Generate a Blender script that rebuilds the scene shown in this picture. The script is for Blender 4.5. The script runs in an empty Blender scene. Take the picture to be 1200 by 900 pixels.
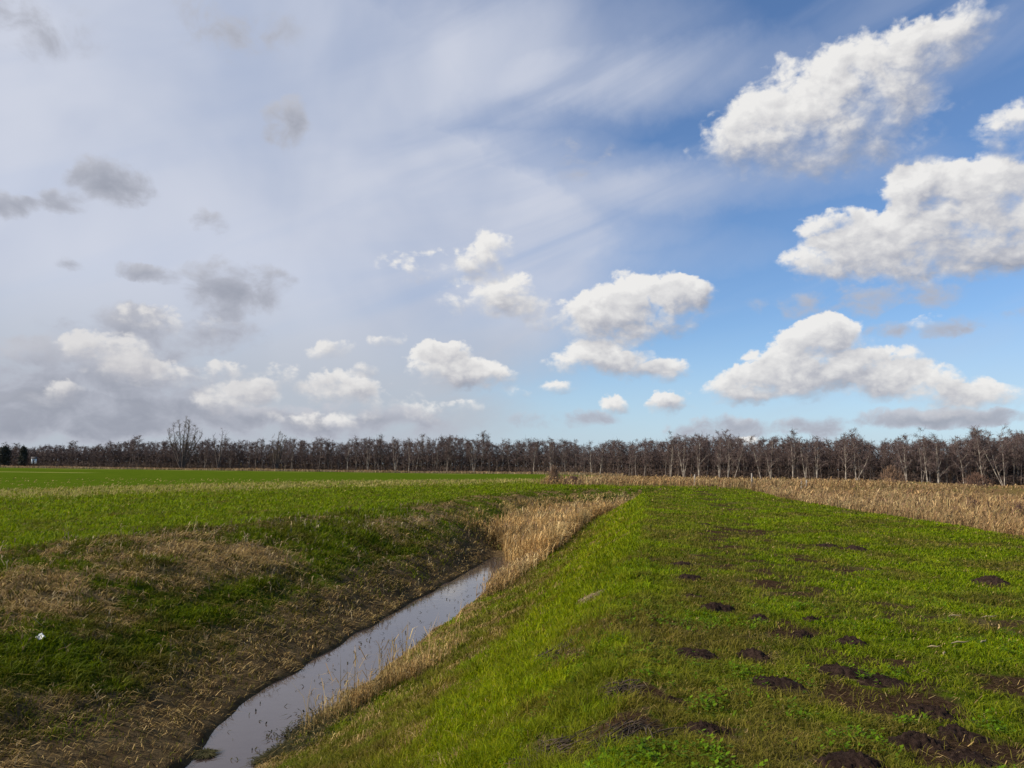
import bpy, math, numpy as np
from mathutils import Matrix, Vector
R = math.radians
rng = np.random.default_rng(7)
sc = bpy.context.scene
C = sc.collection

# ------------------------------------------------------------------ camera
F = 924.0                      # focal length in photo pixels (1200 wide)
CAM = np.array([0.0, 0.0, 1.6])
pitch, roll = math.atan(96 / F), math.atan(0.0122)
fw = np.array([0, math.cos(pitch), math.sin(pitch)])
rt = np.array([1.0, 0, 0]); up = np.cross(rt, fw)
rt2 = rt * math.cos(roll) + up * math.sin(roll)
up2 = up * math.cos(roll) - rt * math.sin(roll)
cam = bpy.data.cameras.new('camera')
cam.lens = 36 * F / 1200; cam.sensor_width = 36; cam.clip_start = 0.05; cam.clip_end = 9000
co = bpy.data.objects.new('camera', cam); C.objects.link(co)
m = Matrix.Identity(4)
for i in range(3):
    m[i][0], m[i][1], m[i][2], m[i][3] = rt2[i], up2[i], -fw[i], CAM[i]
co.matrix_world = m
sc.camera = co

def ray(px, py):
    px = np.asarray(px, float); py = np.asarray(py, float)
    d = fw + ((px - 600) / F)[..., None] * rt2 + ((450 - py) / F)[..., None] * up2
    return d / np.linalg.norm(d, axis=-1, keepdims=True)

# ------------------------------------------------------------------ light
SUN_AZ, SUN_EL = R(-104), R(34)
sun = bpy.data.lights.new('sun', 'SUN'); sun.energy = 4.3; sun.angle = R(0.6); sun.color = (1.0, 0.91, 0.77)
so = bpy.data.objects.new('sun', sun); C.objects.link(so)
sdir = Vector((math.sin(SUN_AZ) * math.cos(SUN_EL), math.cos(SUN_AZ) * math.cos(SUN_EL), math.sin(SUN_EL)))
so.rotation_euler = sdir.to_track_quat('Z', 'Y').to_euler()
vs = sc.view_settings
sc.display_settings.display_device = 'sRGB'
vs.view_transform = 'Standard'; vs.look = 'None'; vs.exposure = 0.40; vs.gamma = 1.0; vs.use_curve_mapping = False
cy = sc.cycles
cy.use_denoising = True; cy.denoiser = 'OPENIMAGEDENOISE'
cy.max_bounces = 5; cy.diffuse_bounces = 2; cy.glossy_bounces = 3; cy.transmission_bounces = 3
cy.use_adaptive_sampling = True; cy.adaptive_threshold = 0.01
sc.render.use_persistent_data = False

# ------------------------------------------------------------------ node helper
class NT:
    def __init__(s, nt): s.nt = nt; s.n = nt.nodes; s.l = nt.links
    def add(s, t, **k):
        n = s.n.new(t)
        for a, v in k.items(): setattr(n, a, v)
        return n
    def put(s, sock, v):
        if v is None: return
        if hasattr(v, 'is_output'): s.l.new(v, sock)
        else:
            try: sock.default_value = v
            except Exception:
                sock.default_value = tuple(v) + (1,) if len(v) == 3 else v
    def math(s, op, a, b=None, c=None, clamp=False):
        n = s.add('ShaderNodeMath', operation=op, use_clamp=clamp)
        for i, v in enumerate((a, b, c)): s.put(n.inputs[i], v)
        return n.outputs[0]
    def vec(s, op, a, b=None, c=None):
        n = s.add('ShaderNodeVectorMath', operation=op)
        for i, v in enumerate((a, b, c)): s.put(n.inputs[i], v)
        return n.outputs['Value'] if op in ('DOT_PRODUCT', 'LENGTH') else n.outputs['Vector']
    def noise(s, v, scale, detail=4, rough=0.55, dist=0.0, lac=2.0):
        n = s.add('ShaderNodeTexNoise'); s.put(n.inputs['Vector'], v)
        n.inputs['Scale'].default_value = scale; n.inputs['Detail'].default_value = detail
        n.inputs['Roughness'].default_value = rough; n.inputs['Distortion'].default_value = dist
        n.inputs['Lacunarity'].default_value = lac
        return n.outputs
    def rng(s, v, a, b, c=0.0, d=1.0, smooth=True):
        n = s.add('ShaderNodeMapRange', interpolation_type='SMOOTHSTEP' if smooth else 'LINEAR')
        s.put(n.inputs['Value'], v)
        for k, x in zip(('From Min', 'From Max', 'To Min', 'To Max'), (a, b, c, d)): s.put(n.inputs[k], x)
        return n.outputs['Result']
    def mix(s, f, a, b, mode='MIX'):
        n = s.add('ShaderNodeMix', data_type='RGBA', blend_type=mode)
        s.put(n.inputs[0], f); s.put(n.inputs[6], a); s.put(n.inputs[7], b)
        return n.outputs[2]

# ------------------------------------------------------------------ world: sky and clouds, laid out by azimuth and elevation
def azel(px, py):
    d = ray(px, py)
    return math.degrees(math.atan2(d[0], d[1])), math.degrees(math.asin(d[2]))
def blob(px, py, rx, ry, w=1.0):
    a, e = azel(px, py); a2, _ = azel(px + rx, py); _, e2 = azel(px, py - ry)
    return (a, e, max(abs(a2 - a), .2), max(abs(e2 - e), .2), w)

CUM = [(960,135,140,90,1.2),(1045,80,115,62,1.1),(1118,40,80,50,1),(885,165,85,62,.9),(1015,155,140,70,.9),(1195,150,70,45,1),
 (1120,262,110,65,1.2),(1195,268,90,75,1.2),(1050,285,85,52,1),(975,305,75,32,1),(978,272,62,26,1),(1085,222,62,44,1.1),(1160,215,80,40,1),(1065,228,48,36,1),(1165,226,80,40,1),(1090,312,170,30,.8),
 (965,412,82,50,1.1),(960,388,52,30,1.1),(905,430,50,28,.8),(868,455,62,27,1),(920,452,75,32,1),(1012,442,62,38,1),(1082,456,85,40,.9),(1150,466,66,28,.9),(1040,425,60,26,.7),(1085,372,60,14,.45),
 (760,360,95,48,1),(700,370,62,42,1),(802,346,46,30,1),(690,421,62,27,1),(742,427,60,22,.9),(735,400,60,24,.5),(790,470,40,16,.5),(610,462,30,12,.4),(785,437,40,17,.9),
 (718,475,25,15,1),(775,476,33,14,.8),(880,515,16,11,.9),(650,455,28,12,.5),
 (571,300,42,34,1),(583,348,70,36,.9),(500,312,70,26,.45),(622,370,66,26,.5),
 (520,432,55,36,1.1),(565,441,58,24,1),(515,412,38,20,1),
 (395,410,38,19,.8),(395,456,54,23,.9),(430,435,22,13,.8),(135,415,70,28,1.0),(200,440,110,26,.6),(330,440,90,22,.5),(440,470,80,20,.5),(280,470,72,24,.9),(303,458,34,18,.9),(75,462,36,18,.7),(455,398,24,15,.6),
 (195,378,80,30,.5),(380,492,80,16,.6),(520,483,70,16,.5)]
GREY = [(130,213,60,32,1),(62,236,50,20,.8),(8,242,42,24,.9),(336,145,38,42,.75),(247,256,40,18,.6),(272,336,82,42,1),(170,318,42,15,.7),(85,310,26,10,.6),
 (190,388,140,36,.8),(110,448,200,52,.95),(50,492,180,36,1),(210,492,200,28,.8),(420,492,170,24,.7),(840,502,80,16,.9),(965,502,66,17,.9),(660,492,80,14,.6),(1105,488,120,17,.9),
 (20,25,120,60,.35),(265,30,120,50,.35),(1010,352,180,22,.5),(1110,378,150,16,.5),(680,185,46,34,.35)]
VEIL = [(60,120,520,300,1.3),(280,330,480,240,1.3),(500,60,400,150,1.0),(580,230,330,80,.9),(30,480,600,110,1.2),(700,300,260,40,.35),(800,90,260,55,.45),(900,210,260,40,.45),(520,330,260,140,.55),(250,500,520,60,.6),(1150,420,220,60,.3)]

w = bpy.data.worlds.new('World'); sc.world = w; w.use_nodes = True
W = NT(w.node_tree); W.n.clear()
SK = 0.10
sky = W.add('ShaderNodeTexSky', sky_type='NISHITA', sun_disc=False, sun_elevation=SUN_EL, sun_rotation=SUN_AZ, altitude=0, air_density=1.0, dust_density=0.6, ozone_density=2.0)
dirv = W.add('ShaderNodeTexCoord').outputs['Generated']
nrm = W.vec('NORMALIZE', dirv)
sx = W.add('ShaderNodeSeparateXYZ'); W.put(sx.inputs[0], nrm)
az = W.math('MULTIPLY', W.math('ARCTAN2', sx.outputs[0], sx.outputs[1]), 180 / math.pi)
el = W.math('MULTIPLY', W.math('ARCSINE', sx.outputs[2]), 180 / math.pi)
cb = W.add('ShaderNodeCombineXYZ'); W.put(cb.inputs[0], az); W.put(cb.inputs[1], el)
P = cb.outputs[0]
def field(P, blobs):
    A = Q = None
    for px, py, rx, ry, wt in blobs:
        a, e, ra, re, wt = blob(px, py, rx, ry, wt)
        q = W.vec('MULTIPLY_ADD', P, (1 / ra, 1 / re, 0), (-a / ra, -e / re, 0))
        d = W.vec('DOT_PRODUCT', q, q)
        v = W.math('MAXIMUM', W.math('MULTIPLY_ADD', d, -wt, wt), 0.0)
        A = v if A is None else W.math('ADD', A, v)
        Q = W.vec('MULTIPLY', q, v) if Q is None else W.vec('MULTIPLY_ADD', q, v, Q)
        P = W.vec('MULTIPLY_ADD', Q, (1e-7, 1e-7, 0), P)      # keeps the evaluation in order (short node stack)
    return A, Q
wn = W.noise(P, 0.22, 3, .5)[1]
Pw = W.vec('MULTIPLY_ADD', wn, (3.2, 1.8, 0), P); Pw = W.vec('ADD', Pw, (-1.6, -0.9, 0))
wn2 = W.noise(P, 1.1, 3, .6)[1]
Pw = W.vec('MULTIPLY_ADD', wn2, (1.1, .9, 0), Pw); Pw = W.vec('ADD', Pw, (-.55, -.45, 0))
A, Q = field(Pw, CUM)
nc = W.vec('MULTIPLY', P, (1, 1.35, 0))
n1 = W.noise(nc, 0.42, 7, .54, .25)[0]
n1s = W.noise(W.vec('ADD', nc, (-.55, .8, 0)), 0.42, 6, .56, .25)[0]
bl = W.noise(W.vec('MULTIPLY_ADD', wn2, (.5, .5, 0), nc), 0.9, 3, .5)[0]
bil = W.math('ABSOLUTE', W.math('SUBTRACT', bl, .5))
puff = W.math('ADD', W.math('MULTIPLY_ADD', n1, 3.0, -1.85), W.math('MULTIPLY', bil, 1.6))
dens = W.math('ADD', W.math('MULTIPLY', W.math('MINIMUM', A, 1.3), 1.3), puff)
invA = W.math('DIVIDE', 1.0, W.math('MAXIMUM', A, 0.05))
Qn = W.vec('MULTIPLY', Q, invA)
glob_ = W.vec('DOT_PRODUCT', Qn, (-0.35, 0.95, 0))
alpha = W.rng(dens, 0.0, W.math('MULTIPLY', W.rng(glob_, -.5, .6, 1.8, .55), W.rng(el, 12, 22, 1.0, 1.55)))
alpha = W.math('MULTIPLY', alpha, W.rng(A, 0.0, 0.22))
glob = glob_ #           # upper, sun-facing side of each heap
rel = W.math('SUBTRACT', n1, n1s)                              # small relief towards the sun
lit = W.math('MULTIPLY_ADD', glob, 0.80, 0.50)
lit = W.math('MULTIPLY_ADD', bil, .8, lit)
lit = W.math('MULTIPLY_ADD', rel, 1.35, lit)
thin = W.rng(dens, 0.15, 1.6, 0.22, 0.0)
lit = W.math('ADD', lit, thin, clamp=True)
ccol = W.add('ShaderNodeValToRGB'); W.put(ccol.inputs[0], lit)
cr = ccol.color_ramp; cr.elements[0].position = 0.0; cr.elements[1].position = 1.0
def K(c): return tuple(x / SK for x in c) + (1,)
cr.elements[0].color = (.25, .265, .315, 1); cr.elements[1].color = (.655, .645, .63, 1)
e = cr.elements.new(.35); e.color = (.375, .38, .415, 1)
e = cr.elements.new(.65); e.color = (.52, .515, .52, 1)
# grey cloud
Ag, Qg = field(Pw, GREY)
ng = W.noise(nc, 0.33, 7, .58, .3)[0]
dg = W.math('ADD', W.math('MINIMUM', Ag, 1.1), W.math('MULTIPLY_ADD', ng, 2.6, -1.5))
ag = W.math('MULTIPLY', W.rng(dg, -0.12, 0.62), 0.92)
ag = W.math('MULTIPLY', ag, W.rng(Ag, 0.0, 0.3))
# veil of high cloud with streaks
rot = W.add('ShaderNodeVectorRotate', rotation_type='Z_AXIS'); W.put(rot.inputs['Vector'], P); rot.inputs['Angle'].default_value = R(-20)
st = W.vec('MULTIPLY', rot.outputs[0], (0.25, 1.3, 0))
ns = W.noise(st, 0.13, 5, .5, .6)[0]
nb = W.noise(P, 0.06, 4, .5, .4)[0]
Av, _ = field(Pw, VEIL)
va = W.math('MULTIPLY', W.math('MINIMUM', Av, 1.0), W.rng(ns, .30, .60, W.rng(az, -18, 4, .90, .50), 1.0))
va = W.math('MULTIPLY', va, W.rng(nb, .2, .5, .88, 1.0))
gen = W.math('MULTIPLY', W.rng(ns, .45, .7), 0.25)
va = W.math('MAXIMUM', va, gen)
va = W.math('MULTIPLY', va, 0.96)
vcol = W.mix(W.rng(nb, .35, .65), (.375, .415, .515, 1), (.475, .50, .575, 1))
vcol = W.mix(W.rng(el, 3.0, 14.0, 1, 0), vcol, (.36, .39, .44, 1))
haze = W.rng(el, -1.0, 11.0, .62, 0.0)
def up10(c):
    n = W.add('ShaderNodeVectorMath', operation='SCALE'); W.put(n.inputs[0], c); n.inputs['Scale'].default_value = 1 / SK
    return n.outputs[0]
deep = W.mix(1.0, sky.outputs[0], (0.74, 0.89, 1.08, 1), 'MULTIPLY')
col = W.mix(haze, deep, up10(W.mix(0.0, (.42, .53, .66, 1), (0, 0, 0, 1))))
col = W.mix(va, col, up10(vcol))
Qg_ = W.vec('MULTIPLY', Qg, W.math('DIVIDE', 1.0, W.math('MAXIMUM', Ag, 0.05)))
gl = W.vec('DOT_PRODUCT', Qg_, (-.3, .95, 0))
gcol = W.mix(W.rng(dg, .2, 1.3), (.345, .36, .415, 1), (.235, .25, .30, 1))
gcol = W.mix(W.math('MULTIPLY', W.rng(W.math('MULTIPLY_ADD', W.math('SUBTRACT', ng, .5), 2.0, gl), .1, .9), W.rng(el, 2, 12, .75, .35)), gcol, (.46, .465, .50, 1))
col = W.mix(ag, col, up10(gcol))
litc = W.mix(W.rng(az, -30, 2, .38, 0), ccol.outputs[0], (.42, .41, .43, 1))
col = W.mix(W.math('MULTIPLY', alpha, W.rng(az, -30, 0, .88, .97)), col, up10(litc))
bg = W.add('ShaderNodeBackground'); W.put(bg.inputs[0], col); bg.inputs[1].default_value = SK
out = W.add('ShaderNodeOutputWorld'); W.l.new(bg.outputs[0], out.inputs[0])
w.cycles.sampling_method = 'MANUAL'; w.cycles.sample_map_resolution = 256

# ------------------------------------------------------------------ noise in numpy
_perm = np.random.default_rng(3).permutation(4096)
_g = np.random.default_rng(4).uniform(0, 2 * np.pi, 4096); _gx, _gy = np.cos(_g), np.sin(_g)
def perlin(x, y):
    xi = np.floor(x).astype(np.int64); yi = np.floor(y).astype(np.int64)
    xf = x - xi; yf = y - yi
    u = xf * xf * xf * (xf * (xf * 6 - 15) + 10); v = yf * yf * yf * (yf * (yf * 6 - 15) + 10)
    def g(i, j):
        h = _perm[(_perm[(xi + i) & 4095] + yi + j) & 4095]
        return _gx[h] * (xf - i) + _gy[h] * (yf - j)
    a = g(0, 0); b = g(1, 0); c = g(0, 1); d = g(1, 1)
    return (a + (b - a) * u) * (1 - v) + (c + (d - c) * u) * v
def fbm(x, y, f, o=4, seed=0.0, gain=.5):
    r = 0; a = 1.0; t = 0
    for k in range(o):
        r = r + a * perlin(x * f + seed + 17.3 * k, y * f - seed * .7 + 9.1 * k); t += a; a *= gain; f *= 2.03
    return r / t * 1.6
def sstep(x, a, b):
    t = np.clip((x - a) / (b - a), 0, 1); return t * t * (3 - 2 * t)

# ------------------------------------------------------------------ terrain
TH = math.atan((760 - 600) / F)
WZ = -2.4                               # water level
def st(x, y):                           # along and across (positive = far bank side) the ditch
    s = x * math.sin(TH) + y * math.cos(TH); t = -x * math.cos(TH) + y * math.sin(TH)
    return s, t
def xy(s, t): return s * math.sin(TH) - t * math.cos(TH), s * math.cos(TH) + t * math.sin(TH)
def tprime(s, t):
    d = np.clip(s - 50, 0, 60); c = -0.022 * d * d; slope = 0.044 * d
    return (t - c) / np.sqrt(1 + slope * slope)
def height(x, y, fine=True):
    x = np.asarray(x, float); y = np.asarray(y, float)
    s, t = st(x, y); tp = tprime(s, t)
    wob = 0.35 * fbm(s, t, .12, 2, 5.0) + .12 * fbm(s, t, .7, 2, 2.0)
    tq = tp + wob * sstep(np.abs(tp - 6.0), 1.1, 4)
    tl = np.clip(16.4 - 0.13 * s, 11.2, 17.5)
    left_z = -0.42 - 0.35 * sstep(tp, tl + 14, tl + 40)
    # far bank
    tb = 7.02 + .20 * fbm(s, t, .5, 2, 8.0) - .80 * sstep(s, 13.0, 9.4)
    k = np.clip((tq - tb) / (tl - tb), 0, 1)
    prof = k + 0.16 * np.sin(np.pi * k)                       # convex bank
    prof = np.minimum(prof, 1.0) * (1 - .0) 
    prof = 1 - (1 - np.clip(prof, 0, 1)) ** 1.15
    zl = (WZ + .12) + (left_z - WZ - .12) * prof
    zl = np.where(tq > tb, zl, WZ + .12 - .45 * sstep(tb - tq, 0, .7))
    # near bank
    ta = 4.92 + .14 * fbm(s, t, .55, 2, 3.0) + .55 * sstep(s, 9.5, 8.0) * sstep(s, 4, 6.5)*.6
    k2 = np.clip((ta - tq) / (ta - 0.35), 0, 1)
    zr = (WZ + .10) * (1 - k2) + 0.0 * k2
    zr = zr - .26 * np.sin(np.pi * k2) * (1 - .4 * k2) * 1.0
    # rounded crest
    zr = np.where(tq < 0.35, 0.0, zr)
    cr_ = np.exp(-((tq + .15) / .45) ** 2); zr = zr + .06 * cr_ - .05 * np.exp(-((tq - .35) / .3) ** 2) + .018 * np.clip(t, -8, 0) * (tp < .3)
    zr = np.where(tq < ta, zr, WZ + .10 - .45 * sstep(tq - ta, 0, .6))
    z = np.where(tq < 6.0, zr, zl)
    # ditch floor rises out of the water where the reeds begin
    z = np.maximum(z, WZ - .5 + .62 * sstep(s, 31.5, 36))
    # far side of the bank top on the right: down to the reed bed
    tr = -8.4 - 1.5 * (1 - sstep(s, 20, 46)) + .9 * fbm(s, t * 0, .10, 2, 11.0) + .0 * s
    zz = -0.85 * sstep(tr - t, -.4, 3.2)
    z = np.where(tp < 0.3, z + zz, z)
    # far fields
    far = sstep(y, 60, 170) * (1 - sstep(np.abs(x), 400, 900))
    z = np.where(tp > 10, z - .35 * far * sstep(tp, 20, 60), z)
    z = np.where((tp < 0) | (s > 115), np.minimum(z, -0.45 * sstep(s, 70, 95) - .3 * sstep(s, 100, 140)), z) if True else z
    near = 1 - sstep(np.hypot(x, y), 60, 200)
    z = z + near * (.05 * fbm(x, y, .35, 3, 1.0) + .02 * fbm(x, y, 1.7, 3, 6.0)) * np.where(np.abs(tp - 6) < 1.3, .3, 1)
    bank = sstep(tq, 6.8, 8) * (1 - sstep(tp, tl + 1, tl + 4)) * near
    z = z + bank * (.16 * fbm(s, t, .55, 3, 21.0) + .05 * fbm(s, t, 2.1, 3, 23.0))
    if fine:
        z = z + near * .012 * fbm(x, y, 6.0, 3, 4.0)
    return z
def hit(px, py):
    d = ray(px, py); lo, hi = 1.0, None
    ds = np.geomspace(1.5, 900, 700)
    P_ = CAM + ds[:, None] * d
    below = P_[:, 2] < height(P_[:, 0], P_[:, 1], False)
    if not below.any(): return None
    i = int(np.argmax(below)); a, b = ds[max(i - 1, 0)], ds[i]
    for _ in range(14):
        c = (a + b) / 2; p = CAM + c * d
        if p[2] < float(height(p[0], p[1], False)): b = c
        else: a = c
    return CAM + b * d

# patches of ground cover, each at its place on the ground
def patch(px, py, rx, ry):
    c = hit(px, py); l = hit(px + rx, py); u_ = hit(px, py - ry); dn = hit(px, py + ry)
    dx = (l - c)[:2]
    best = None
    for q in (u_, dn):
        if q is not None and (best is None or np.linalg.norm((q - c)[:2]) < np.linalg.norm(best)): best = (q - c)[:2]
    M = np.array([dx, best]).T
    if abs(np.linalg.det(M)) < 1e-4: M = np.eye(2) * np.linalg.norm(dx)
    return c[:2], np.linalg.inv(M)
def splat(x, y, lst, edge=.5):
    r = np.zeros_like(x)
    nz = .35 * fbm(x, y, 1.1, 3, 31.0)
    for px, py, rx, ry, wt in lst:
        c, Mi = patch(px, py, rx, ry)
        dx, dy = x - c[0], y - c[1]
        d = np.hypot(Mi[0, 0] * dx + Mi[0, 1] * dy, Mi[1, 0] * dx + Mi[1, 1] * dy) + nz
        r = np.maximum(r, wt * (1 - sstep(d, edge, 1.25)))
    return r
STRAW = [(40,695,75,45,1),(285,655,85,38,1),(215,640,60,18,.8),(150,668,60,20,.7),(460,615,60,22,.7),(640,592,80,9,1),(560,600,50,9,.7),(700,583,50,5,.6),(330,690,60,20,.7),(420,700,70,26,.55),(300,720,70,25,.5),(10,730,40,20,.8),(620,720,60,25,.3),(440,840,60,30,.5),(505,770,40,25,.5),(580,742,20,14,.7),(690,700,22,12,.6),(650,640,30,10,.4)]
LUSH = [(70,775,90,32,1),(160,770,50,25,.9),(385,625,60,26,1),(330,625,60,15,.9),(300,683,40,12,.9),(240,722,45,12,.8),(170,660,40,10,.6),(430,600,60,14,.9),(120,800,60,16,.6),(470,645,30,10,.7)]
SOILS = [(1040,830,80,24,.9),(960,775,40,18,.7),(1005,812,50,16,.8),(1100,870,80,22,1),(925,700,30,14,.6),(890,665,30,12,.5),(960,860,30,10,.5),(830,668,40,14,.5),(870,650,60,30,.5),(850,625,40,14,.55),(915,680,35,16,.6),(950,735,60,28,.6),(1010,790,80,26,.7),(1080,845,70,26,.85),(1130,885,90,20,.9),(995,895,45,14,.9),(830,858,45,14,.8),(740,860,55,35,.7),(740,815,40,16,.7),(640,885,60,12,.6),(720,800,30,10,.5),(1060,800,50,14,.7),(650,768,45,9,.8),(980,640,50,6,.6),(1160,690,45,10,.35),(1100,735,90,22,.3),(1180,740,50,20,.35),(140,600,80,4,.4),(40,612,60,6,.35)]
def masks(x, y):
    s, t = st(x, y); tp = tprime(s, t)
    tl = np.clip(16.4 - 0.13 * s, 11.2, 17.5)
    near = (np.hypot(x, y) < 90)
    straw = np.zeros_like(x); lush = np.zeros_like(x); soil = np.zeros_like(x); mud = np.zeros_like(x)
    n1 = fbm(x, y, .45, 4, 40.0); n2 = fbm(x, y, .16, 3, 50.0); n3 = fbm(x, y, 1.6, 3, 60.0)
    L = sstep(tp, 6.6, 7.2) * (1 - sstep(tp + 1.2 * n1, tl - .6, tl + .8))
    straw = L * np.clip(.46 + 1.1 * n1 + 1.5 * n3, 0, 1)
    mud = L * (1 - sstep(tp + .9 * n1, 7.6, 9.6)) * .75
    mud = np.maximum(mud, L * np.clip(-.02 + .9 * n2 + .8 * n3, 0, .45)) * (1 - sstep(s, 38, 50))
    mud = np.maximum(mud, sstep(tp, 4.7, 5.2) * (1 - sstep(tp, 7.0, 7.8)))
    straw = np.maximum(straw, sstep(tp, 2.2, 4.2) * (1 - sstep(tp, 5.2, 5.5)) * np.clip(.42 + .9 * n1 + .6*n3, 0, 1))
    straw = np.maximum(straw, sstep(tp, .4, 1.6) * (1 - sstep(tp, 5.2, 5.5)) * np.clip(.16 + 1.0 * n3 + .06 * tp, 0, .75))
    i = near
    if i.any():
        straw[i] = np.maximum(straw[i], splat(x[i], y[i], STRAW))
        lush[i] = splat(x[i], y[i], LUSH)
        soil[i] = splat(x[i], y[i], SOILS) * (tp[i] < 1.5) + splat(x[i], y[i], SOILS) * (tp[i] > tl[i] + 1) 
    soil = np.clip(soil * (.95 + 1.3 * n3), 0, 1)
    thatch = (tp < 1) * np.clip(.10 + 1.0 * n1 + 1.2 * n3, 0, .7)
    mud = np.maximum(mud, thatch * .8)
    straw = straw * (1 - .5 * L * (1 - sstep(tp + n1, 8.6, 11)))
    # worn brownish line along the bank top
    wear = np.exp(-((t + 2.6 + .02 * s + .8 * n2) / .9) ** 2) * (s < 60) * np.clip(.55 + n1 + .6 * n3, 0, .9)
    soil = np.maximum(soil, wear * .8)
    straw = straw * (1 - .7 * lush * (.7 + n3).clip(0, 1)); mud = mud * (1 - .9 * lush)
    return s, t, tp, tl, straw, lush, soil, mud, n1, n2, n3
# rough pale strip on the far-bank side, field beyond it
def strip_lines(x, y):
    P0 = np.array([-41.0, 64.0]); P1 = np.array([4.0, 140.0]); d = (P1 - P0) / np.linalg.norm(P1 - P0)
    nrm_ = np.array([-d[1], d[0]])
    return (x - P0[0]) * nrm_[0] + (y - P0[1]) * nrm_[1]          # >0 beyond
WOOD = np.array([(-330, 300), (-260, 296), (-188, 290), (-138, 283), (-60, 278), (0, 264), (28, 225), (50, 190), (86, 162), (125, 150), (220, 132), (330, 120)], float)
def wood_y(x): return np.interp(x, WOOD[:, 0], WOOD[:, 1])
def cover(x, y):
    """share of dead tall grass (reed), pale rough grass and smooth field"""
    s, t = st(x, y); tp = tprime(s, t)
    n = fbm(x, y, .08, 3, 70.0); n_ = fbm(x, y, .5, 3, 75.0)
    dl = strip_lines(x, y)
    rough = np.clip(.75 + 1.3 * n_, .15, 1) * sstep(dl + 2 * n_, -27, -17) * (1 - sstep(dl + 1.0 * n_, -2.2, -.6)) * (tp > 10) * (y < 150)
    field_ = sstep(dl, -1.5, -.5) * (tp > 10)
    wy = wood_y(x) - y
    rough = np.maximum(rough, .8 * sstep(wy + 3 * n, 24, 27) * (1 - sstep(wy + 3 * n, 33, 36)) * (tp > 10) * np.clip(.6 + 2 * n, 0, 1))
    rough = np.maximum(rough, .7 * sstep(wy + 2 * n, 95, 98) * (1 - sstep(wy, 104, 107)) * (x < -95) * (x > -150) * (tp > 10))
    tr = -8.4 - 1.5 * (1 - sstep(s, 20, 46)) + .9 * fbm(s, t * 0, .10, 2, 11.0)
    reed = sstep(tr - t + .5 * n_, -.1, .6) * (tp < 2)
    reed = np.maximum(reed, sstep(s, 70, 78) * (tp < 3))
    # reeds beyond the bend
    behind = sstep(s + 3 * n, 84, 90) * (1 - sstep(t + 2 * n_, 11.0, 14.0))
    reed = np.maximum(reed, behind)
    edge = sstep(y - wood_y(x), -14, -8) 
    return rough, field_, reed, edge

def make_mesh(name, V, quads=None, tris=None, col=None, mat=None, smooth=False, parent=None, extra=None):
    me = bpy.data.meshes.new(name)
    V = np.ascontiguousarray(V, np.float32); nv = len(V)
    parts, starts, o = [], [], 0
    if quads is not None and len(quads):
        q = np.asarray(quads, np.int32); parts.append(q.ravel()); starts.append(np.arange(len(q)) * 4); o = len(q) * 4
    if tris is not None and len(tris):
        q = np.asarray(tris, np.int32); parts.append(q.ravel()); starts.append(o + np.arange(len(q)) * 3)
    L = np.concatenate(parts); S = np.concatenate(starts).astype(np.int32)
    me.vertices.add(nv); me.vertices.foreach_set('co', V.ravel())
    me.loops.add(len(L)); me.loops.foreach_set('vertex_index', L.astype(np.int32))
    me.polygons.add(len(S)); me.polygons.foreach_set('loop_start', S)
    if smooth: me.polygons.foreach_set('use_smooth', np.ones(len(S), bool))
    for nm, c in ([('col', col)] if col is not None else []) + list((extra or {}).items()):
        a = me.color_attributes.new(nm, 'FLOAT_COLOR', 'POINT')
        cc = np.ones((nv, 4), np.float32); cc[:, :3] = c
        a.data.foreach_set('color', cc.ravel())
    me.update(calc_edges=True); me.validate()
    if mat: me.materials.append(mat)
    ob = bpy.data.objects.new(name, me); C.objects.link(ob)
    if parent: ob.parent = parent
    return ob
def tag(o, label=None, cat=None, group=None, kind=None):
    if label: o['label'] = label
    if cat: o['category'] = cat
    if group: o['group'] = group
    if kind: o['kind'] = kind
    return o
def empty(name, loc=(0, 0, 0), **k):
    o = bpy.data.objects.new(name, None); C.objects.link(o); o.location = loc; o.empty_display_size = .2
    return tag(o, **k)
def copy_tree(o, loc, rz=0, sc_=(1, 1, 1)):
    c = o.copy(); C.objects.link(c); c.location = loc; c.rotation_euler = (0, 0, rz); c.scale = sc_
    for ch in o.children:
        d = ch.copy(); C.objects.link(d); d.parent = c
    return c

# ------------------------------------------------------------------ materials
def mat_new(name):
    m_ = bpy.data.materials.new(name); m_.use_nodes = True
    return m_, NT(m_.node_tree)
def simple(name, c1, c2, scale=5, rough=.85, bump=0, spec=.3, detail=5):
    m_, N = mat_new(name); b = N.n['Principled BSDF']
    tc = N.add('ShaderNodeTexCoord').outputs['Object']
    nz = N.noise(tc, scale, detail, .6)[0]
    N.put(b.inputs['Base Color'], N.mix(N.rng(nz, .35, .65), c1 + (1,), c2 + (1,)))
    b.inputs['Roughness'].default_value = rough; b.inputs['Specular IOR Level'].default_value = spec
    if bump:
        bn = N.add('ShaderNodeBump'); bn.inputs['Strength'].default_value = bump; bn.inputs['Distance'].default_value = .02
        N.put(bn.inputs['Height'], N.noise(tc, scale * 6, 6, .65)[0]); N.l.new(bn.outputs[0], b.inputs['Normal'])
    return m_
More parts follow.
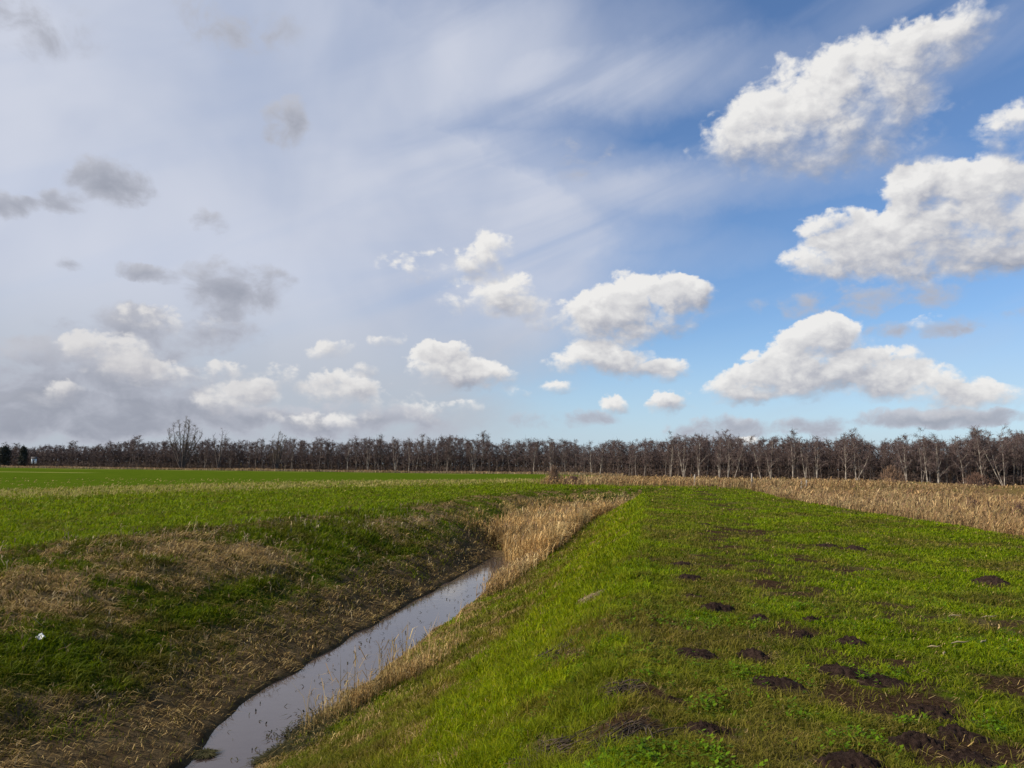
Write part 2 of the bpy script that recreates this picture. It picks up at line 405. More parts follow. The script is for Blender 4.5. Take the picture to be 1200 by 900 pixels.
def blade_mat(name, trans=.3, rough=.6, spec=.25):
    m_, N = mat_new(name); b = N.n['Principled BSDF']; out_ = N.n['Material Output']
    at = N.add('ShaderNodeVertexColor', layer_name='col').outputs[0]
    pos = N.add('ShaderNodeNewGeometry').outputs['Position']
    v = N.noise(pos, 2.2, 3, .6)[0]
    c = N.mix(N.rng(v, .3, .7), N.mix(1, at, (.82, .84, .8, 1), 'MULTIPLY'), N.mix(1, at, (1.15, 1.12, 1.1, 1), 'MULTIPLY'))
    N.put(b.inputs['Base Color'], c); b.inputs['Roughness'].default_value = rough; b.inputs['Specular IOR Level'].default_value = spec
    tr = N.add('ShaderNodeBsdfTranslucent'); N.put(tr.inputs[0], c)
    mx = N.add('ShaderNodeMixShader'); mx.inputs[0].default_value = trans
    N.l.new(b.outputs[0], mx.inputs[1]); N.l.new(tr.outputs[0], mx.inputs[2]); N.l.new(mx.outputs[0], out_.inputs[0])
    return m_
M_grass = blade_mat('grass_blades', .42, .6, .10)
M_straw = blade_mat('dry_blades', .30, .75, .06)
M_twig = simple('twigs', (.098, .066, .058), (.150, .104, .090), .8, .9)
M_twig_y = simple('willow_twigs', (.17, .13, .08), (.12, .09, .06), .8, .9)
M_brush = simple('brushwood', (.075, .050, .041), (.125, .085, .062), .6, .9)
M_ever = simple('evergreen', (.040, .042, .032), (.065, .060, .042), .6, .9)
M_bark = simple('birch_bark', (.42, .36, .28), (.10, .075, .06), .9, .8)
M_bark_m = simple('grey_birch_bark', (.19, .155, .125), (.085, .068, .055), 1.1, .8)
M_bark_d = simple('dull_bark', (.12, .09, .07), (.075, .055, .045), 1.3, .85)
M_soil = simple('mole_soil', (.020, .011, .008), (.052, .031, .022), 30, .97, .9, .1)
M_stick = simple('dry_stalk', (.36, .28, .15), (.26, .19, .10), 20, .9, 0, .1)
M_dstick = simple('dead_wood', (.022, .015, .010), (.085, .058, .035), 9, .9)
M_post = simple('post_wood', (.36, .31, .25), (.24, .20, .16), 6, .85)

# ground
gm, N = mat_new('ground'); b = N.n['Principled BSDF']
g_at = N.add('ShaderNodeVertexColor', layer_name='mix').outputs[0]
g_at2 = N.add('ShaderNodeVertexColor', layer_name='mix2').outputs[0]
s1 = N.add('ShaderNodeSeparateColor'); N.put(s1.inputs[0], g_at)
s2 = N.add('ShaderNodeSeparateColor'); N.put(s2.inputs[0], g_at2)
pos = N.add('ShaderNodeNewGeometry').outputs['Position']
na = N.noise(pos, 3.5, 8, .65)[0]; nb_ = N.noise(pos, 22, 6, .7)[0]; nc_ = N.noise(pos, .35, 5, .6)[0]
green = N.mix(N.rng(nc_, .3, .7), (.060, .095, .004, 1), (.085, .125, .006, 1))
green = N.mix(N.rng(na, .42, .72), green, (.085, .075, .018, 1))
green = N.mix(N.math('MULTIPLY', N.rng(nb_, .52, .7), .6), green, (.03, .04, .008, 1))
strawc = N.mix(N.rng(nb_, .35, .65), (.11, .07, .03, 1), (.30, .20, .085, 1))
mudc = N.mix(N.rng(na, .3, .7), (.075, .048, .024, 1), (.15, .105, .052, 1))
mudc = N.mix(N.math('MULTIPLY', N.rng(nb_, .55, .75), .5), mudc, (.13, .125, .035, 1))
soilc = N.mix(N.rng(nb_, .35, .65), (.028, .016, .009, 1), (.075, .046, .026, 1))
fieldc = N.mix(N.rng(nc_, .3, .7), (.060, .098, .006, 1), (.080, .115, .008, 1))
roughc = N.mix(N.rng(na, .35, .6), (.16, .16, .035, 1), (.30, .28, .08, 1))
reedc = N.mix(N.rng(nc_, .35, .65), (.20, .12, .055, 1), (.16, .12, .04, 1))
c = N.mix(s2.outputs[0], green, fieldc)
c = N.mix(s2.outputs[1], c, roughc)
c = N.mix(s2.outputs[2], c, reedc)
def th(v, k=.35):   # ragged edge
    return N.rng(N.math('ADD', v, N.math('MULTIPLY_ADD', na, k * 2, -k)), .25, .65)
c = N.mix(th(s1.outputs[0]), c, strawc)
c = N.mix(th(s1.outputs[1]), c, mudc)
c = N.mix(th(s1.outputs[2], .5), c, soilc)
N.put(b.inputs['Base Color'], c); b.inputs['Roughness'].default_value = 1.0; b.inputs['Specular IOR Level'].default_value = 0.0
bn = N.add('ShaderNodeBump'); bn.inputs['Strength'].default_value = .8; bn.inputs['Distance'].default_value = .05
N.put(bn.inputs['Height'], N.math('ADD', nb_, N.math('MULTIPLY', na, 1.4))); N.l.new(bn.outputs[0], b.inputs['Normal'])

def axis(lo, hi, fine_lo, fine_hi, step, g):
    a = list(np.arange(fine_lo, fine_hi, step)); v, d = fine_hi, step
    while v < hi: a.append(v); d *= g; v += d
    a.append(hi); v, d = fine_lo, step; b_ = []
    while v > lo: d *= g; v -= d; b_.append(v)
    return np.array(sorted(b_ + a))
S_ = axis(-60, 4500, 2.5, 14, .08, 1.013)
T_ = axis(-3500, 3500, -6, 17, .09, 1.028)
SS, TT = np.meshgrid(S_, T_, indexing='ij')
gx, gy = xy(SS, TT); gx = gx.ravel(); gy = gy.ravel(); gz = height(gx, gy)
nS, nT = len(S_), len(T_)
idx = np.arange(nS * nT).reshape(nS, nT)
quads = np.stack([idx[:-1, :-1], idx[1:, :-1], idx[1:, 1:], idx[:-1, 1:]], -1).reshape(-1, 4)[:, ::-1]
s, t, tp, tl, straw, lush, soil, mud, n1, n2, n3 = masks(gx, gy)
rough, field_, reed, edge = cover(gx, gy)
mx1 = np.stack([straw, mud, soil], 1)
mx2 = np.stack([field_ * (1 - edge), rough, np.maximum(reed * (tp < 40), edge * .8)], 1)
gr = make_mesh('ground', np.stack([gx, gy, gz], 1), quads=quads, mat=gm, smooth=True, extra={'mix': mx1, 'mix2': mx2})
tag(gr, kind='structure')

# ------------------------------------------------------------------ water
wm, N = mat_new('water'); b = N.n['Principled BSDF']
b.inputs['Base Color'].default_value = (.075, .055, .047, 1); b.inputs['Roughness'].default_value = .06; b.inputs['IOR'].default_value = 1.33
b.inputs['Specular IOR Level'].default_value = .9
pos = N.add('ShaderNodeNewGeometry').outputs['Position']
bn = N.add('ShaderNodeBump'); bn.inputs['Strength'].default_value = .10; bn.inputs['Distance'].default_value = .02
N.put(bn.inputs['Height'], N.noise(pos, 3.0, 3, .5)[0]); N.l.new(bn.outputs[0], b.inputs['Normal'])
ws = np.linspace(-20, 38, 60); wt_ = np.linspace(4.2, 8.3, 5)
A_, B_ = np.meshgrid(ws, wt_, indexing='ij'); wx, wy = xy(A_, B_)
ii = np.arange(A_.size).reshape(A_.shape)
wq = np.stack([ii[:-1, :-1], ii[1:, :-1], ii[1:, 1:], ii[:-1, 1:]], -1).reshape(-1, 4)[:, ::-1]
wob_ = make_mesh('water', np.stack([wx.ravel(), wy.ravel(), np.full(A_.size, WZ)], 1), quads=wq, mat=wm, smooth=True)
tag(wob_, kind='structure')

# ------------------------------------------------------------------ blades
def blades(P0, h, wdt, lean, faz, cb_, ct, droop=0.25):
    """P0 (N,3); h, wdt (N,); lean (N,2) horizontal offset of the tip as a share of h; faz: facing"""
    n = len(P0)
    side = np.stack([np.cos(faz), np.sin(faz), np.zeros(n)], 1) * (wdt / 2)[:, None]
    L3 = np.concatenate([lean, np.zeros((n, 1))], 1) * h[:, None]
    mid = P0 + L3 * .35; mid[:, 2] += h * .58
    tip = P0 + L3; tip[:, 2] += h * np.clip(1 - droop * np.hypot(lean[:, 0], lean[:, 1]), .25, 1)
    V = np.stack([P0 - side, P0 + side, mid - side * .8, mid + side * .8, tip], 1).reshape(-1, 3)
    k = (np.arange(n) * 5)[:, None]
    q = k + np.array([0, 1, 3, 2]); t3 = k + np.array([2, 3, 4])
    cm = (cb_ + ct) / 2
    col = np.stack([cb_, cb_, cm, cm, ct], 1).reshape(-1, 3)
    return V, q, t3, col
def join(lst):
    Vs, qs, ts, cs, o = [], [], [], [], 0
    for V, q, t3, c in lst:
        Vs.append(V); qs.append(q + o); ts.append(t3 + o); cs.append(c); o += len(V)
    return np.concatenate(Vs), np.concatenate(qs), np.concatenate(ts), np.concatenate(cs)
def scatter(n, dmin, dmax, azmax=40, seed=1, azmin=None):
    r = np.random.default_rng(seed)
    a = r.uniform(R(-azmax if azmin is None else azmin), R(azmax), n); d = np.exp(r.uniform(math.log(dmin), math.log(dmax), n))
    return np.sin(a) * d, np.cos(a) * d, d
def cols(n, pal, r, var=.18):
    pal = np.array(pal); a = pal[r.integers(0, len(pal), n)]; b_ = pal[r.integers(0, len(pal), n)]
    f_ = r.random((n, 1)); return (a * f_ + b_ * (1 - f_)) * (1 + r.normal(0, var, (n, 1))).clip(.5, 1.6)
GREEN = [(.150, .212, .002), (.185, .248, .002), (.095, .150, .002), (.215, .235, .005)]
OLIVE = [(.145, .130, .014), (.095, .085, .009), (.20, .160, .032)]
STRAWP = [(.50, .35, .13), (.38, .25, .09), (.60, .44, .19), (.25, .16, .065)]
REEDP = [(.60, .40, .17), (.48, .30, .115), (.66, .48, .23), (.30, .18, .07)]

MOLES = []
def hcoarse(x, y): return height(x, y)

def grass_layer(name, n, dmin, dmax, seed, label_kind='stuff'):
    r = np.random.default_rng(seed)
    x, y, d = scatter(n, dmin, dmax, 41, seed)
    # clumps
    m_ = 5
    x = np.repeat(x, m_); y = np.repeat(y, m_); d = np.repeat(d, m_)
    sp = np.maximum(.035, .005 * d)
    x = x + r.normal(0, 1, len(x)) * sp; y = y + r.normal(0, 1, len(x)) * sp
    s, t, tp, tl, straw, lush, soil, mud, n1, n2, n3 = masks(x, y)
    rough, field_, reed, edge = cover(x, y)
    z = height(x, y)
    wet = (z < WZ + .03)
    p_green = np.clip(1.0 + .08 * (tp > 7.4) - .90 * straw - 1.0 * mud - 1.1 * soil + .30 * (tp > 7.4) * (.7 + n3), 0.04, 1) * (1 - reed) * (1 - .75 * rough) * (1 - field_) 
    p_green = np.where(lush > .3, np.maximum(p_green, (.8 * lush + .5 * n3).clip(0, 1)), p_green)
    for (mxx, myy, mr) in MOLES:
        p_green = np.where((x - mxx) ** 2 + (y - myy) ** 2 < mr * mr * .55, 0, p_green)
    p_straw = np.clip(.03 + .95 * straw * (.65 + .9 * n3) - .03 * (soil > .3) + .05 * mud + .9 * rough, 0, 1) * (1 - reed)
    u = r.random(len(x))
    g = (u < p_green) & ~wet; u2 = r.random(len(x)); st_ = (~g) & (u2 < p_straw) & ~wet
    st_ |= g & (r.random(len(x)) < .04)
    out_ = []
    # green
    i = np.where(g & ~st_)[0]; nn = len(i)
    tuft = fbm(x[i], y[i], 3.2, 2, 12.0)
    hh = (.042 + (.03 + .05 * (tp[i] > .1)) * tuft.clip(-.7, 1.2) + .02 * n3[i].clip(-1, 1) + .035 * sstep(tp[i], -.6, .8) * (1 - sstep(tp[i], 3.5, 5)) + .05 * lush[i] + .03 * (tp[i] > 6.5)) * r.uniform(.6, 1.5, nn) + .012
    hh = hh * (1 + .012 * d[i])
    ww = np.maximum(.0042, .00105 * d[i]) * r.uniform(.7, 1.3, nn)
    ln = r.normal(0, .75, (nn, 2)) + np.array([.25, .05])
    c0 = cols(nn, GREEN, r); ol = cols(nn, OLIVE, r); f_ = np.clip(.04 + .22 * (tp[i] < .2) + .35 * np.exp(-((t[i] + .8) / .8) ** 2) - .25 * (tp[i] > .2) * (tp[i] < 2.6) + 1.3 * n1[i] + .45 * (tp[i] > 2.2) * (tp[i] < 6) + .8 * fbm(x[i], y[i], 1.0, 2, 33.0)  + .5 * (1 - p_green[i]) + .3 * n3[i] - .5 * lush[i] + .62 * (tp[i] > 6.5) * (tp[i] < tl[i]), 0, 1)[:, None]  # less olive on the near slope, more on top: sunlit slope put into colour
    c0 = (c0 * (1 - f_) + ol * f_) * (1 + .30 * fbm(x[i], y[i], .30, 3, 71.0) + .22 * fbm(x[i], y[i], 1.4, 2, 72.0)).clip(.55, 1.5)[:, None] * np.where((tp[i] > 6.5) & (tp[i] < tl[i]), .74, 1.10)[:, None] * (1 + (np.exp(-((tp[i] - 1.6) / 1.2) ** 2))[:, None] * np.array([.30, .16, 0]))  # shade of the far bank and sunlight on the near slope painted into blades
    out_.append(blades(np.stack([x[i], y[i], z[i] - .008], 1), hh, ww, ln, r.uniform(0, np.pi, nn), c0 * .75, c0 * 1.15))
    G = out_[0]
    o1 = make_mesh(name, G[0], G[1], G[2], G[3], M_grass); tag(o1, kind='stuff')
    # straw
    i = np.where(st_)[0]; nn = len(i)
    tall = .62 + .38 * (tp[i] > .8) + .5 * (tp[i] > 2.5) * straw[i] + 1.3 * rough[i] 
    hh = (.052 * tall) * r.uniform(.4, 2.0, nn) * (1 + .012 * d[i]); ww = np.maximum(.0030, .0008 * d[i]) * r.uniform(.7, 1.3, nn)
    ang_ = 3 * fbm(x[i], y[i], .8, 2, 66.0); ln = (r.normal(0, .9, (nn, 2)) + 1.5 * np.stack([np.cos(ang_), np.sin(ang_)], 1)) * (1 - .7 * rough[i])[:, None]
    c0 = cols(nn, STRAWP, r, .25); pale = np.array([.40, .38, .11]); rf = rough[i][:, None] * .7
    c0 = c0 * (1 - rf) + pale * rf * r.uniform(.6, 1.2, (nn, 1))
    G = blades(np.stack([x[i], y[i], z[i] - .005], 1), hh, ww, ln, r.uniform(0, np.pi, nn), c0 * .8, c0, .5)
    return G

# molehill places (photo measurements turned into spots on the ground)
MOLE_PX = [(798,663,14,5),(806,679,17,6),(838,715,26,7),(811,700,16,4),(890,727,17,9),(938,747,18,8),(813,771,28,13),(884,770,23,11),(912,808,36,15),
 (998,756,23,10),(985,790,26,12),(1030,800,34,11),(826,857,26,12),(1000,897,36,17),(795,824,18,8),(1162,683,20,8),(1003,645,15,5),(968,640,16,4),(950,727,11,6),(1075,872,30,11),(1125,862,28,9),(1140,893,34,10),(826,616,8,3),(1090,838,26,8),(745,862,16,8)]
mole_spots = []
for px, py, rx, ry in MOLE_PX:
    p = hit(px, py)
    dd = np.linalg.norm(p - CAM); mole_spots.append((p, rx / F * dd, ry, px, py)); MOLES.append((p[0], p[1], rx / F * dd * 1.05))

QG = 1.0
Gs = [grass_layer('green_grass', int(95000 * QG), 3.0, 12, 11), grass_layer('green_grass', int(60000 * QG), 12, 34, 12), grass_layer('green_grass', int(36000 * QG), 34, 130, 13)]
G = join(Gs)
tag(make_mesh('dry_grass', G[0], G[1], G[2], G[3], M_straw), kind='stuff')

# ------------------------------------------------------------------ broad-leaved weeds among the grass of the bank top
def weeds(n, seed):
    r = np.random.default_rng(seed); x, y, d = scatter(n, 3.4, 14, 36, seed)
    s, t, tp, tl, straw, lush, soil, mud, n1, n2, n3 = masks(x, y)
    ok = (tp < 1.0) & (t > -7.5) & (fbm(x, y, .9, 2, 90.0) + .5 * fbm(x, y, 3.5, 2, 92.0) + r.normal(0, .15, len(x)) > .20) & (soil < .3); x, y = x[ok], y[ok]; z = height(x, y)
    k = 7; n = len(x); x = np.repeat(x, k); y = np.repeat(y, k); z = np.repeat(z, k)
    a = r.uniform(0, 2 * np.pi, len(x)); L = r.uniform(.014, .036, len(x)); rr = r.uniform(.0, .02, len(x))
    p = np.stack([x + np.cos(a) * rr, y + np.sin(a) * rr, z + r.uniform(.02, .06, len(x))], 1)
    D = np.stack([np.cos(a), np.sin(a), r.uniform(-.1, .7, len(x))], 1) * L[:, None]; Sd = np.stack([-np.sin(a), np.cos(a), np.zeros(len(x))], 1) * (L * .33)[:, None]
    V = np.stack([p, p + D * .5 + Sd, p + D, p + D * .5 - Sd], 1).reshape(-1, 3)
    q = (np.arange(len(x)) * 4)[:, None] + np.arange(4)
    c_ = np.repeat(cols(len(x), [(.13, .23, .006), (.17, .26, .010), (.09, .17, .006)], r), 4, 0)
    return make_mesh('leafy_weeds', V, quads=q, col=c_, mat=M_grass)
tag(weeds(22000, 5), kind='stuff')

# ------------------------------------------------------------------ reeds and tall dead grass
def reed_plants(x, y, z, d, r, H, pal, plume=.6, leaf=2, lean=.12, bias=(.10, 0), wmin=.005):
    n = len(x); out_ = []
    P0 = np.stack([x, y, z - .02], 1); h = H * r.uniform(.65, 1.2, n)
    ln = r.normal(0, lean, (n, 2)) + np.array(bias)
    w_ = np.maximum(wmin, .0007 * d) * r.uniform(.7, 1.2, n)
    c0 = cols(n, pal, r, .22) * (1 + .55 * fbm(x, y, .22, 3, 44.0) + .3 * fbm(x, y, 1.2, 2, 46.0)).clip(.35, 1.7)[:, None] * (1 + np.array([0, -.12, -.25]) * fbm(x, y, .15, 2, 48.0)[:, None])
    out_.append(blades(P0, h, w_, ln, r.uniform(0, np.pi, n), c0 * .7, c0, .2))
    for _ in range(leaf):
        f_ = r.uniform(.2, .8, n); Q_ = P0 + np.concatenate([ln * (f_ * h * .5)[:, None], (h * f_)[:, None]], 1)
        out_.append(blades(Q_, h * r.uniform(.15, .4, n), w_ * 1.4, r.normal(0, .8, (n, 2)) + np.array(bias) * 2, r.uniform(0, np.pi, n), c0 * .9, c0 * 1.1, .5))
    i = np.where(r.random(n) < plume)[0]
    if len(i):
        tip = P0[i] + np.concatenate([ln[i] * (h[i] * .8)[:, None], (h[i] * .86)[:, None]], 1)
        pc = cols(len(i), [(.26, .16, .085), (.36, .23, .12), (.17, .10, .06)], r)
        out_.append(blades(tip, h[i] * .2, w_[i] * 2.2, ln[i] * 2 + np.array([.25, .05]), r.uniform(0, np.pi, len(i)), pc, pc, .3))
    return join(out_)
# ditch reeds
r = np.random.default_rng(77)
n = 13000; s_ = 31 + 44 * r.random(n) ** 1.3; t_ = r.uniform(3.3, 8.4, n)
dd_ = np.clip(s_ - 50, 0, 60); t2 = t_ * np.sqrt(1 + (.044 * dd_) ** 2) - .022 * dd_ ** 2
front = 33.2 + 2.2 * np.clip((t_ - 5.6), -3, 3) + .8 * np.sin(t_ * 3)
ok = (s_ > front) ; s_, t2 = s_[ok], t2[ok]
x, y = xy(s_, t2); z = height(x, y); dd_ = np.hypot(x, y)
ok = z < WZ + .55; x, y, z, dd_ = x[ok], y[ok], z[ok], dd_[ok]
G1 = reed_plants(x, y, z, dd_, r, 1.15 + .35 * fbm(x, y, .4, 2, 3.3), REEDP, .06, 2, .16, (.10, 0), .004)
n = 6500; s_ = r.uniform(36, 74, n); t_ = r.uniform(6.5, 9.6, n); dd_ = np.clip(s_ - 50, 0, 60)
x, y = xy(s_, t_ * np.sqrt(1 + (.044 * dd_) ** 2) - .022 * dd_ ** 2); z = height(x, y); ok = (z < WZ + 1.5) & (fbm(x, y, .35, 3, 8.8) > -.15 - .02 * (s_ - 45)); x, y, z = x[ok], y[ok], z[ok]
k_ = r.random(len(x)) < .6; x, y, z = x[k_], y[k_], z[k_]
G3 = reed_plants(x, y, z, np.hypot(x, y), r, .36, STRAWP + [(.16, .16, .04)], .05, 2, .5)
n = 1300; s_ = r.uniform(23, 36, n); t_ = r.normal(4.7, .25, n) - .03 * (s_ - 19)
x, y = xy(s_, t_); z = height(x, y); ok = z > WZ - .02; x, y, z = x[ok], y[ok], z[ok]
G2 = reed_plants(x, y, z, np.hypot(x, y), r, .55, REEDP, .2, 2, .2)
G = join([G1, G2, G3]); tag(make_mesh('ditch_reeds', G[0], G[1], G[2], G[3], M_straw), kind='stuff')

# reed bed and dead meadow
def meadow(n, dmin, dmax, seed):
    r = np.random.default_rng(seed); x, y, d = scatter(n, dmin, dmax, 40, seed, azmin=-4)
    rough, field_, reed, edge = cover(x, y); s, t = st(x, y); tp = tprime(s, t)
    ok = (reed > .5) & (y < wood_y(x) - 1) & (r.random(n) < .95)
    x, y, d, s, t, tp = x[ok], y[ok], d[ok], s[ok], t[ok], tp[ok]
    n_ = fbm(x, y, .06, 3, 99.0); n2_ = fbm(x, y, .3, 3, 98.0)
    z = height(x, y)
    bed = (1 - sstep(-t + 4 * n_, 22, 34)) * (s < 80); band = sstep(s, 84, 90) * (1 - sstep(s + 6 * n2_, 104, 120)) * (t > -30)
    edge_r = 1 - sstep(-8.4 - 1.5 * (1 - sstep(s, 20, 46)) + .9 * fbm(s, t * 0, .10, 2, 11.0) - t, .2, 2.2)
    H = .36 + .62 * np.maximum(bed, band) + .42 * n2_ + .25 * fbm(x, y, 1.1, 2, 97.0)
    H = H * (1 - .5 * edge_r * (s < 80))
    H = np.clip(H, .22, 1.5)
    grn = (n_ > .12) & (bed < .3) & (r.random(len(x)) < .6)
    a = reed_plants(x[~grn], y[~grn], z[~grn], d[~grn], r, H[~grn], [(.46, .30, .135), (.36, .22, .10), (.54, .38, .19), (.23, .13, .065), (.38, .28, .12)], .12, 2, .30, (.25, .03))
    if grn.any():
        b2 = reed_plants(x[grn], y[grn], z[grn], d[grn], r, .3 + 0 * x[grn], [(.20, .19, .05), (.15, .16, .04), (.30, .26, .10)], 0, 1, .3)
        a = join([a, b2])
    return a
G = join([meadow(34000, 9, 45, 21), meadow(46000, 45, 190, 22)])
tag(make_mesh('dead_reed_bed', G[0], G[1], G[2], G[3], M_straw), kind='stuff')

# pale fringe along the foot of the wood
r = np.random.default_rng(31); n = 9000
x = r.uniform(-230, 30, n); y = wood_y(x) - 9 + r.normal(0, 1.3, n); z = height(x, y)
G = reed_plants(x, y, z, np.hypot(x, y), r, .75 + .3 * fbm(x, y, .05, 2), [(.40, .32, .18), (.46, .32, .18), (.34, .25, .14)], .3, 0, .15)
tag(make_mesh('pale_reed_fringe', G[0], G[1], G[2], G[3], M_straw), kind='stuff')

# dead stems of the far bank
r = np.random.default_rng(41); n = 5200
s_ = 4 + 36 * r.random(n); t_ = r.uniform(7.1, 15.5, n); x, y = xy(s_, t_)
_, _, tp, tl, straw, lush, soil, mud, n1, n2, n3 = masks(x, y)
ok = (r.random(n) < .05 + .6 * straw + .5 * np.clip(n2 + .6 * n3, 0, 1) * (tp > 8.2)) & (tp < tl + .5); x, y = x[ok], y[ok]; z = height(x, y)
G = reed_plants(x, y, z, np.hypot(x, y), r, .22 + .25 * r.random(len(x)) ** 2, [(.36, .28, .15), (.28, .20, .11), (.20, .14, .09), (.48, .38, .22)], .1, 2, .6, (0.25, -.1))
tag(make_mesh('withered_stems', G[0], G[1], G[2], G[3], M_straw), kind='stuff')

# tall dry stalks at the near water's edge
r = np.random.default_rng(43)
c_ = hit(446, 812); n = 800
x = c_[0] + r.normal(0, .55, n) ; y = c_[1] + .9 * (x - c_[0]) * 1.6 + r.normal(0, .28, n)
z = np.maximum(height(x, y), WZ)
s_, t_ = st(x, y); ok = (t_ < 5.0) & (t_ > 3.4); x, y, z = x[ok], y[ok], z[ok]
tall = np.where(r.random(len(x)) < .12, .85, .34)
G = reed_plants(x, y, z, np.hypot(x, y), r, tall, REEDP + STRAWP, .05, 2, .18, (.0, 0), .006)
tag(make_mesh('waterside_stalks', G[0], G[1], G[2], G[3], M_straw), kind='stuff')

# weed scum in the water
r = np.random.default_rng(47); n = 13000
pts = []
for px, py, rx in ((318, 893, 12), (345, 888, 30), (372, 862, 34), (398, 842, 32), (430, 815, 22), (240, 885, 5)):
    c_ = CAM + ray(px, py) * ((WZ - CAM[2]) / ray(px, py)[2]); k = n // 6
    rad = rx / F * np.linalg.norm(c_ - CAM)
    pts.append(np.stack([c_[0] + r.normal(0, .5, k) * rad, c_[1] + r.normal(0, .5, k) * rad, np.full(k, WZ + .004)], 1)); pts[-1][:, 2] = np.maximum(height(pts[-1][:, 0], pts[-1][:, 1]), WZ) + .004
fs_ = r.uniform(8, 30, 260); ft_ = r.uniform(5.2, 6.8, 260); fx_, fy_ = xy(fs_, ft_); pts.append(np.stack([fx_, fy_, np.full(260, WZ + .003)], 1))
p = np.concatenate(pts); k = len(p)
G = blades(p, r.uniform(.02, .07, k), r.uniform(.012, .03, k), r.normal(0, 1.5, (k, 2)), r.uniform(0, np.pi, k), cols(k, [(.05, .055, .02), (.08, .07, .03), (.03, .03, .02)], r), cols(k, [(.07, .07, .025), (.12, .10, .05)], r), .6)
tag(make_mesh('water_weed', G[0], G[1], G[2], G[3], M_straw), kind='stuff')

# ------------------------------------------------------------------ trees
def tube(pts, rad, n=5):
    pts = np.asarray(pts, float); rad = np.asarray(rad, float); k = len(pts)
    d = np.gradient(pts, axis=0); d /= np.linalg.norm(d, axis=1, keepdims=True) + 1e-9
    a = np.cross(d, [0.31, .95, .02]); a /= np.linalg.norm(a, axis=1, keepdims=True) + 1e-9; b_ = np.cross(d, a)
    th_ = np.arange(n) * 2 * np.pi / n
    V = pts[:, None] + rad[:, None, None] * (np.cos(th_)[None, :, None] * a[:, None] + np.sin(th_)[None, :, None] * b_[:, None])
    i = np.arange(k * n).reshape(k, n); j = np.roll(i, -1, 1)
    q = np.stack([i[:-1], j[:-1], j[1:], i[1:]], -1).reshape(-1, 4)
    return V.reshape(-1, 3), q
def tubes(lst, n=5):
    Vs, qs, o = [], [], 0
    for p_, r_ in lst:
        V, q = tube(p_, r_, n); Vs.append(V); qs.append(q + o); o += len(V)
    return np.concatenate(Vs), np.concatenate(qs)
def strips(P0, P1, w0, r):
    """thin tapering twigs"""
    d = P1 - P0; sd = np.cross(d, r.normal(0, 1, d.shape)); sd /= np.linalg.norm(sd, axis=1, keepdims=True) + 1e-9
    sd *= (w0 / 2)[:, None]
    V = np.stack([P0 - sd, P0 + sd, P1 + sd * .4, P1 - sd * .4], 1).reshape(-1, 3)
    return V, (np.arange(len(P0)) * 4)[:, None] + np.arange(4)
def tree_geo(seed, H, stems, r0=.16, spread=.30, low=.32, nl=13, tw=9, droop=.25, clump=1.0, tww=.034):
    r = np.random.default_rng(seed); tub = []; A0, A1, AW = [], [], []
    for (lx, ly, hf) in stems:
        h = H * hf; k = 9; f_ = np.linspace(0, 1, k)
        wob = np.cumsum(r.normal(0, .012 * h, (k, 2)), 0) * f_[:, None]
        pts = np.stack([lx * h * f_ ** .85 + wob[:, 0], ly * h * f_ ** .85 + wob[:, 1], h * f_ - .3 * (f_ == 0)], 1)
        tub.append((pts, r0 * (1 - .88 * f_) * (1.25 - .25 * np.minimum(f_ * 6, 1))))
        for j in range(nl):
            g = low + (1 - low) * ((j + r.random()) / nl); p = np.array([np.interp(g, f_, pts[:, i]) for i in range(3)])
            a = r.uniform(0, 2 * np.pi); L = h * spread * (1.12 - g) * r.uniform(.6, 1.3) + .35
            e_ = r.uniform(.6, 1.25)
            dv = np.array([np.cos(a) * math.cos(e_), np.sin(a) * math.cos(e_), math.sin(e_)])
            q = [p, p + dv * L * .5, p + dv * L * .8 + np.array([0, 0, .08 * L]), p + dv * L * 1.1 + np.array([np.cos(a), np.sin(a), -.2]) * L * .15]
            rr = r0 * .32 * (1.1 - g) + .012
            tub.append((np.array(q), np.array([rr, rr * .7, rr * .4, rr * .2])))
            for m_ in range(tw):
                f2 = r.uniform(.25, 1.0); b0 = p + dv * L * f2; bd = dv * .5 + r.normal(0, .62, 3); bd[2] = abs(bd[2]) * .7 + .1
                bl = r.uniform(.35, .8) * (.5 + .5 * clump); b1 = b0 + bd * bl
                A0.append(b0); A1.append(b1); AW.append(.045)
                nn = 8; u = r.random((nn, 1)) * .8 + .2
                c0 = b0 + (b1 - b0) * u; dd = r.normal(0, .5, (nn, 3)) + bd * .3; dd[:, 2] -= droop
                A0.extend(c0); A1.extend(c0 + dd * r.uniform(.25, .7, (nn, 1))); AW.extend([tww] * nn)
    A0, A1, AW = np.array(A0), np.array(A1), np.array(AW)
    return tubes(tub, 5), strips(A0, A1, AW, r)
def tree(name, seed, loc, H, stems, bark, twig, label, cat='tree', group=None, rz=0, **k):
    o = empty(name, loc, label=label, cat=cat, group=group); o.rotation_euler = (0, 0, rz)
    (V, q), (V2, q2) = tree_geo(seed, H, stems, **k)
    make_mesh('trunk', V, quads=q, mat=bark, smooth=True, parent=o)
    make_mesh('crown', V2, quads=q2, mat=twig, parent=o)
    return o
WG = 'birches along the edge of the wood'
def wpos(px, back=0.0):
    """a point on the wood's edge in the direction of a photo column"""
    d = ray(px, 548); ks = np.linspace(40, 700, 1400)
    i = np.argmax(ks * d[1] > wood_y(ks * d[0]) + back); p = ks[i] * d
    return p[0], p[1], float(height(p[0], p[1]))
